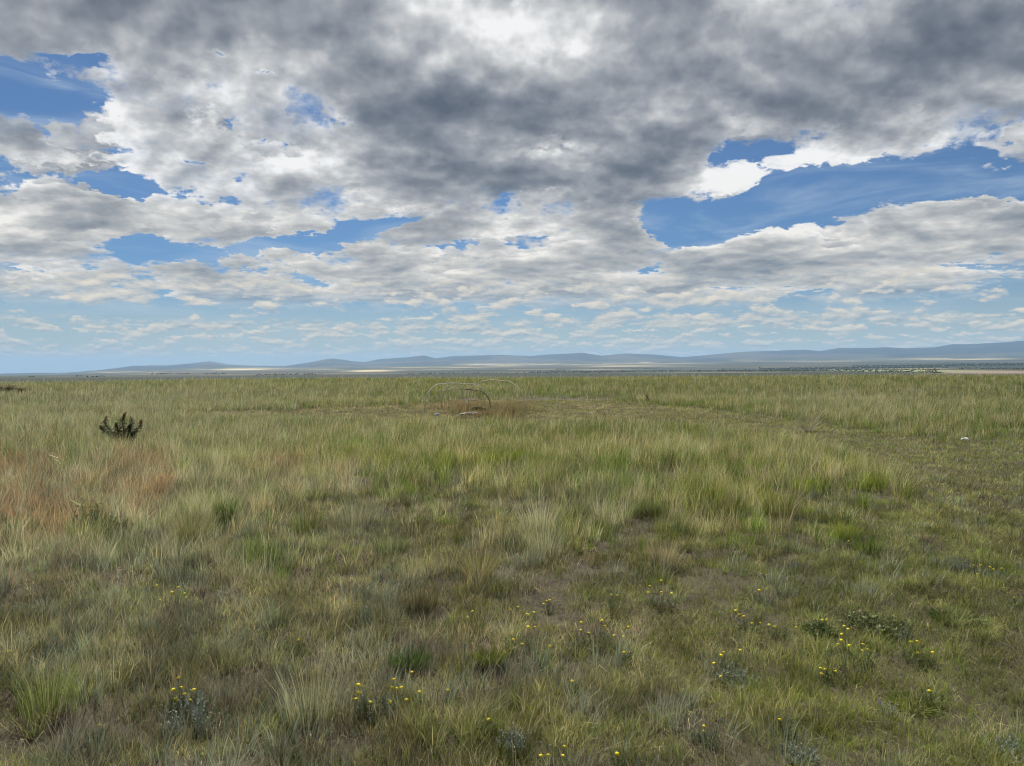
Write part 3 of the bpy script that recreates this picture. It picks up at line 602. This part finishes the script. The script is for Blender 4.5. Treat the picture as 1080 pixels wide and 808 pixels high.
# ---- grass stalks with a single thick head
for ux, uy, h, L, lab, c in [(30, 728, .20, .055, 'pale buff cylindrical seed head on a thin stalk at the left edge', (.50, .45, .28)), (48, 735, .19, .09, 'greenish long seed head beside the buff one at left', (.30, .34, .16)),
        (201, 806, .075, .09, 'buff upright seed spike at the bottom edge below yellow flowers', (.46, .38, .22)), (21, 812, .08, .05, 'whitish seed head in the bottom left corner', (.56, .55, .42)), (490, 735, .22, .05, 'pale green seed spike right of the bright green tuft', (.26, .32, .20))]:
    x, y = at_px(ux, uy); o = thing('seed_spike', lab, 'grass spike', x, y); m = MB(); m.tube([(0, 0, -.01), (.004, 0, h * .5), (0, .004, h)], .0012, c, 5); m.build('stem', leafm, o)
    m = MB(); m.tube([(0, .004, h - .002), (.001, .004, h + L * .3), (.003, .004, h + L * .8), (.004, .004, h + L)], [.002, .0045, .0042, .001], jit(c, .1), 8); m.build('seed_head', leafm, o, True)

# ---- leafy herbs
def herb(ux, uy, lab, c, w, h, n, name='leafy_herb', leafL=.05, leafW=.012, tipc=None, group=None, cat='herb'):
    x, y = at_px(ux, uy); o = thing(name, lab, cat, x, y, group); m = MB(); st = MB()
    for i in range(n):
        a = U(0, 6.28); q = math.sqrt(U(0, 1)) * w; hh = h * (1 - .45 * (q / w) ** 2) * U(.35, 1.15)
        b = Vector((math.cos(a) * q * .75, math.sin(a) * q * .75, -.01)); t = Vector((math.cos(a) * q * 1.1 + U(-.02, .02), math.sin(a) * q * 1.1 + U(-.02, .02), hh))
        st.tube([b, b.lerp(t, .5) + Vector((U(-.01, .01), U(-.01, .01), 0)), t], [.0022, .0018, .001], jit(c, .2), 4)
        for k in range(int(7 + hh * 60)):
            f = U(.08, 1); a2 = U(0, 6.28); cc = jit(tipc if tipc and f > .85 else c, .3)
            m.leaf(b.lerp(t, f), (math.cos(a2), math.sin(a2), U(.2, 1.1)), leafL * U(.6, 1.1), leafW * U(.7, 1.2), cc, U(0, .25))
    st.build('stem', leafm, o); m.build('foliage', leafm, o); return o, x, y, h
def spray(ux, uy, lab, c, w, h, n):                                    # grassy spiky tuft
    x, y = at_px(ux, uy); o = thing('green_tuft', lab, 'tuft', x, y); m = MB()
    for i in range(n):
        a = U(0, 6.28); q = math.sqrt(U(0, 1)); hh = h * U(.5, 1); b = Vector((math.cos(a) * q * w * .5, math.sin(a) * q * w * .5, -.01)); d = Vector((math.cos(a) * q * w * .8, math.sin(a) * q * w * .8, hh))
        s_ = d.cross(Vector((U(-1, 1), U(-1, 1), 0))).normalized() * U(.0018, .003); cc = jit(c, .3)
        m.put([b - s_, b + s_, b + d * .6 + s_, b + d, b + d * .6 - s_], [(0, 1, 2, 3, 4)], cc)
    m.build('blades', leafm, o)
spray(432, 707, 'vivid green spiky tuft left of centre in the foreground', (.075, .125, .025), .11, .15, 260)
spray(516, 700, 'yellow green low tuft right of the vivid spiky tuft', (.16, .19, .03), .09, .10, 300)
spray(238, 552, 'saturated green upright tuft beside the large straw topped tussock at left', (.10, .15, .025), .12, .30, 300)
spray(1010, 655, 'low deep green mound in the turf at right', (.065, .10, .025), .16, .06, 420)
herb(925, 662, 'spreading dark green herb mound dotted with pale buds at right', (.085, .115, .040), .20, .07, 130, leafL=.028, tipc=(.22, .25, .09))
herb(862, 668, 'small dark green herb clump left of the large herb mound', (.08, .12, .03), .10, .055, 60, leafL=.03)
herb(95, 563, 'tall dark green leafy herb behind the forked pale weed', (.075, .105, .036), .17, .30, 70, leafL=.04, leafW=.010)
herb(120, 566, 'second dark green leafy herb left of the pale fan of grass', (.08, .11, .036), .13, .24, 50, leafL=.035, leafW=.009)
spray(965, 745, 'yellow green clump in the lower right turf', (.15, .175, .04), .13, .05, 260)
SG = (.27, .31, .26)
for ux, uy, w, h, n, lab in [(541, 792, .075, .11, 46, 'silvery blue sage plant at the bottom right of centre'), (205, 768, .15, .15, 44, 'grey sage plant spreading below the left yellow flower clump'), (778, 722, .09, .09, 40, 'silvery sage sprigs beside bare soil in right foreground'),
        (1066, 797, .12, .07, 80, 'pale silvery sage mat in the bottom right corner'), (385, 660, .05, .16, 22, 'slender silvery sage sprigs behind the fallen straw stalks'), (395, 757, .10, .13, 50, 'grey green upright sage stems under yellow flowers in foreground'),
        (842, 800, .08, .06, 36, 'low grey sage sprigs near the bottom edge right of centre'), (1010, 600, .09, .10, 50, 'loose grey sage patch left of a yellow flowered herb at right'), (935, 752, .04, .07, 14, 'thin white woolly sprigs in lower right turf'), (62, 690, .1, .12, 40, 'grey sage plant above the left seed heads')]:
    herb(ux, uy, lab, SG, w, h, n, name='sage_plant', leafL=.014, leafW=.006, cat='sage plant')

# ---- yellow flowered plants
YEL = (.78, .60, .02)
def flowers(ux, uy, heads, lab, herbc=(.10, .13, .05), hw=.06, n=26, H=None):
    x, y = at_px(ux, uy); D = math.hypot(math.hypot(x, y), EYE); o = thing('yellow_wildflower', lab, 'wildflower', x, y, 'yellow wildflowers dotted through the turf'); m, st = MB(), MB()
    for i in range(n):
        a = U(0, 6.28); q = math.sqrt(U(0, 1)) * hw; hh = U(.03, .09); b = Vector((math.cos(a) * q, math.sin(a) * q, -.01))
        t = b + Vector((math.cos(a) * .02, math.sin(a) * .02, hh)); m.tube([b, t], [.0015, .0008], jit(herbc), 4)
        for k in range(7): a2 = U(0, 6.28); m.leaf(b.lerp(t, U(.2, 1)), (math.cos(a2), math.sin(a2), U(.2, 1)), U(.015, .03), .005, jit(herbc, .3), .1)
    for hx, hy in heads:                                             # each head stands where it shows, a little above the leaves
        dx = (hx - ux) * D / F; dz = (uy - hy) * D / F; back = dz * .45; zz = max(dz * .80, .05)
        p = Vector((dx, back, zz)); root = Vector((dx * .35, back * .4, -.01))
        m.tube([root, root.lerp(p, .55) + Vector((dx * .06, 0, .004)), p], [.0016, .0014, .0010], jit((.16, .19, .10)), 4)
        f = MB(); R_ = U(.0085, .0115) * (1 + .04 * D); K = 8
        ring = [Vector((math.cos(6.2832 * k / (2 * K)) * R_ * (1 if k % 2 else .72), math.sin(6.2832 * k / (2 * K)) * R_ * (1 if k % 2 else .72), R_ * .12)) for k in range(2 * K)]
        mid = [Vector((math.cos(6.2832 * k / (2 * K)) * R_ * .55, math.sin(6.2832 * k / (2 * K)) * R_ * .55, R_ * .5)) for k in range(2 * K)]
        f.put(ring + mid + [Vector((0, 0, R_ * .62)), Vector((0, 0, -R_ * .25))], [(k, (k + 1) % (2 * K), 2 * K + (k + 1) % (2 * K), 2 * K + k) for k in range(2 * K)] + [(2 * K + k, 2 * K + (k + 1) % (2 * K), 4 * K) for k in range(2 * K)] + [((k + 1) % (2 * K), k, 4 * K + 1) for k in range(2 * K)], (lambda q: (q, q * U(.76, .90), .02))(U(.62, .85)))
        fo = f.build('flower_head', petal, o, True); fo.location = p; fo.rotation_euler = (U(-.5, .3), U(-.4, .4), U(0, 6))
    m.build('stem_and_leaves', leafm, o)
FL = [(192, 752, [(183, 720), (180, 731), (187, 729), (184, 739), (197, 742), (199, 731), (187, 744), (191, 735)], 'cluster of bright yellow flowers above grey sage at lower left'),
 (400, 764, [(377, 726), (378, 734), (411, 729), (414, 730), (419, 729), (390, 743), (409, 743), (376, 740), (411, 721)], 'widest group of yellow blooms in left centre foreground, over grey stems'),
 (438, 752, [(429, 741), (441, 732), (443, 740)], 'three small yellow blooms right of the widest foreground group'),
 (436, 722, [(434, 710)], 'single yellow bloom just below the vivid green spiky tuft'), (472, 742, [(472, 729)], 'lone yellow bloom beside the pale green seed spike'), (516, 774, [(515.5, 762)], 'lone yellow bloom left of the silvery blue sage plant'),
 (312, 690, [(313, 676), (313, 680)], 'pair of yellow blooms on bent pale grass left of centre'), (178, 642, [(162, 619), (178, 626), (190, 627), (192, 631), (168, 634), (183, 621)], 'dark leafed clump with sparse yellow blooms in left midground'),
 (102, 780, [(102, 769)], 'lone dull yellow bloom low at bottom left'), (7, 698, [(7, 690), (3, 694)], 'yellow blooms cut by the left edge of the photo'),
 (500, 662, [(498, 645), (493, 651)], 'two yellow blooms left of the midground flower drift'), (552, 660, [(547, 640), (556, 648), (539, 643), (557, 649), (563, 646)], 'sparse yellow blooms at the left end of the midground flower drift'),
 (580, 648, [(577, 634), (580, 633), (574, 637)], 'tight trio of yellow blooms in the midground flower drift'), (550, 690, [(542, 675), (551, 684), (557, 662), (564, 662), (578, 699)], 'loose yellow blooms left of the densest foreground turf clump'),
 (625, 682, [(614, 665), (615, 657), (622, 668), (638, 661), (640, 665), (647, 671), (656, 676), (662, 662), (636, 655)], 'many flowered yellow clump just right of centre'), (660, 700, [(659, 689)], 'single yellow bloom below the many flowered clump'),
 (604, 732, [(604, 720)], 'single yellow bloom beside yellowish grass near centre bottom'), (650, 642, [(652, 628), (646, 627)], 'two yellow blooms on a grey green plant at centre right'), (698, 640, [(700, 612), (688, 618), (709, 626), (686, 625), (699, 625)], 'five yellow blooms scattered over dry turf right of centre'),
 (583, 812, [(595, 791), (572, 805), (579, 804), (593, 806)], 'cluster of yellow blooms cut by the bottom edge'), (653, 812, [(652, 799)], 'lone yellow bloom at the bottom edge right of centre'), (745, 788, [(745, 769), (745, 774)], 'two stacked yellow blooms near the bottom right of centre'),
 (787, 668, [(780, 645), (783, 649), (787, 651), (794, 659), (802, 658), (809, 668)], 'slanting line of yellow blooms beside bare soil at right'), (768, 714, [(764, 693), (767, 690), (756, 701), (783, 688)], 'yellow blooms above the silvery sage sprigs'),
 (803, 636, [(803, 623)], 'lone yellow bloom in open turf above the slanting line'), (897, 580, [(897, 571)], 'lone yellow bloom at the foot of green tussocks at right'), (760, 724, [(760, 725)], 'half hidden yellow bloom under silvery sage sprigs'),
 (866, 664, [(869, 656), (873, 655), (868, 657)], 'pale yellow blooms on the small dark herb clump'), (895, 700, [(889, 682), (894, 672), (899, 683), (910, 688), (915, 687), (912, 682), (893, 678), (898, 664), (901, 667)], 'brightest yellow group on the right side turf'),
 (878, 722, [(870, 707), (874, 708), (883, 710), (869, 718)], 'yellow blooms on a dark clump below the brightest right group'), (820, 672, [(819, 662), (839, 665)], 'faint yellow blooms in turf between soil and herb mound'),
 (970, 700, [(967, 680), (973, 680), (970, 692), (984, 690)], 'four pale yellow blooms in dry turf at right'), (983, 742, [(983, 733)], 'single yellow bloom in the lower right turf'), (828, 778, [(826, 762)], 'single yellow bloom above low grey sage sprigs'),
 (1046, 612, [(1034, 598), (1040, 598), (1048, 600), (1050, 602), (1058, 601), (1033, 614)], 'green herb edged with yellow blooms near the right edge'), (1073, 640, [(1073, 632)], 'single yellow bloom close to the right edge')]
for ux, uy, heads, lab in FL: flowers(ux, uy, heads, lab, hw=.025 + .012 * len(heads), n=8 + 4 * len(heads))

# ---- dark bushes on the skyline at the left
for ux, w, h, lab in [(4, .9, .45, 'dark reddish bush on the skyline at the far left edge'), (24, .5, .36, 'smaller dark bush on the left skyline, right of the edge bush')]:
    a = rays(ux, 400); r = 52.0; x, y = a[0] / math.hypot(a[0], a[1]) * r, a[1] / math.hypot(a[0], a[1]) * r
    o = thing('skyline_bush', lab, 'bush', x, y); st, m = MB(), MB()
    for i in range(26):
        a_ = U(0, 6.28); t = Vector((math.cos(a_) * w * U(.2, 1), math.sin(a_) * w * .6 * U(.2, 1), h * U(.5, 1))); st.tube([(0, 0, -.05), t * .5 + Vector((0, 0, .05)), t], [.014, .01, .004], (.09, .06, .05), 4)
        for k in range(45): a2 = U(0, 6.28); m.leaf(t * U(.45, 1) + Vector((U(-.08, .08), U(-.08, .08), U(-.05, .05))), (math.cos(a2), math.sin(a2), U(-.2, 1)), U(.05, .10), .035, jit((.13, .10, .06), .4))
    st.build('branch', barkm, o); m.build('foliage', leafm, o)

# ---- valley: tree belts and farm houses, all far away
_tab = {}
def valley_pt(ux, uy):
    k_ = round(ux / 4)
    if k_ not in _tab:
        t = math.atan2(*rays(ux, uy)[:2]); R_ = np.exp(np.linspace(math.log(900), math.log(33000), 400)); z_ = land(np.full(400, t), R_)
        _tab[k_] = (R_, z_, pix(np.stack([R_ * math.sin(t), R_ * math.cos(t), z_], -1))[1])
    R_, z_, py_ = _tab[k_]; t = math.atan2(*rays(ux, uy)[:2]); k = int(np.argmax(py_ < uy)) or 399
    f = min(max((py_[k - 1] - uy) / max(py_[k - 1] - py_[k], 1e-6), 0), 1); r = R_[k - 1] + (R_[k] - R_[k - 1]) * f
    return r * math.sin(t), r * math.cos(t), z_[k - 1] + (z_[k] - z_[k - 1]) * f, r
ico = [Vector(v) for v in ((0, 0, 1), (.89, 0, .45), (.28, .85, .45), (-.72, .53, .45), (-.72, -.53, .45), (.28, -.85, .45), (.72, .53, -.45), (-.28, .85, -.45), (-.89, 0, -.45), (-.28, -.85, -.45), (.72, -.53, -.45), (0, 0, -1))]
icf = [(0, 1, 2), (0, 2, 3), (0, 3, 4), (0, 4, 5), (0, 5, 1), (1, 6, 2), (2, 7, 3), (3, 8, 4), (4, 9, 5), (5, 10, 1), (6, 7, 2), (7, 8, 3), (8, 9, 4), (9, 10, 5), (10, 6, 1), (6, 11, 7), (7, 11, 8), (8, 11, 9), (9, 11, 10), (10, 11, 6)]
wood = MB()
for x0, y0, x1, y1, n, s_ in [(760, 390.6, 990, 389.6, 260, .9), (580, 391.8, 860, 391.2, 300, 1.0), (880, 392.2, 985, 392.4, 120, .8), (800, 389.3, 1000, 387.2, 420, 1.0), (900, 386.3, 1080, 385.0, 380, 1.0), (1000, 384.6, 1120, 383.2, 160, .9), (820, 391.2, 990, 391.5, 150, .8), (560, 393, 700, 391.6, 260, .9), (700, 391.6, 860, 391.0, 260, .8), (430, 394.4, 560, 393.0, 110, .7),
        (270, 395.4, 340, 394.6, 70, .9), (160, 394.6, 200, 394.2, 40, .8), (80, 397.0, 110, 397.2, 26, .9), (30, 397.4, 50, 397.4, 10, .8), (620, 388.9, 700, 388.6, 90, .5), (1010, 388.6, 1085, 389.2, 90, .7), (940, 392.2, 995, 393.2, 60, .8), (985, 393, 992, 393.2, 12, 1.2), (215, 394.6, 240, 394.4, 20, .9)]:
    for i in range(n):
        t = U(0, 1); ux = x0 + (x1 - x0) * t; uy = y0 + (y1 - y0) * t + random.gauss(0, .35)
        x, y, z, r = valley_pt(ux, uy); S = r / F * U(.35, .85) * s_; S = min(S, 26)
        c = jit((.035, .055, .032), .3); wood.put([Vector((x, y, z + S * .55)) + Vector((v.x * S * U(.9, 1.9), v.y * S, v.z * S * .62)) * U(.85, 1.1) for v in ico], icf, c)
o = wood.build('distant_trees', attr_mat('distant_foliage', .1, .9)); o['kind'] = 'stuff'; o['label'] = 'dark belts of trees strung along the valley floor'; o['category'] = 'trees'
wallm = simple_mat('white_wall', (.78, .77, .73), .8, .05, 1); roofm = simple_mat('grey_roof', (.30, .30, .32), .7, .1, 1)
def house_mesh():
    V = [(-1, -.6, 0), (1, -.6, 0), (1, .6, 0), (-1, .6, 0), (-1, -.6, .7), (1, -.6, .7), (1, .6, .7), (-1, .6, .7), (-1, 0, 1.15), (1, 0, 1.15)]
    me = bpy.data.meshes.new('farm_house'); me.from_pydata(V, [], [(0, 1, 5, 4), (1, 2, 6, 9, 5), (2, 3, 7, 6), (3, 0, 4, 8, 7)] + [(4, 5, 9, 8), (6, 7, 8, 9)]); me.materials.append(wallm); me.materials.append(roofm)
    for i in (4, 5): me.polygons[i].material_index = 1
    return me
hm_ = house_mesh()
for i in range(46):
    ux, uy = (U(830, 1080), U(384.5, 391.8)) if i < 38 else (U(600, 830), U(390.6, 391.8))
    x, y, z, r = valley_pt(ux, uy); o = link(bpy.data.objects.new('farm_house', hm_)); S = min(r / F * U(.35, .7), 16); o.location = (x, y, z - .3); o.scale = (S * 1.3, S, S * .8); o.rotation_euler.z = U(-.6, .6)
    o['label'] = 'tiny white farm building among the valley tree belts'; o['category'] = 'farm building'; o['group'] = 'white buildings scattered in the valley'
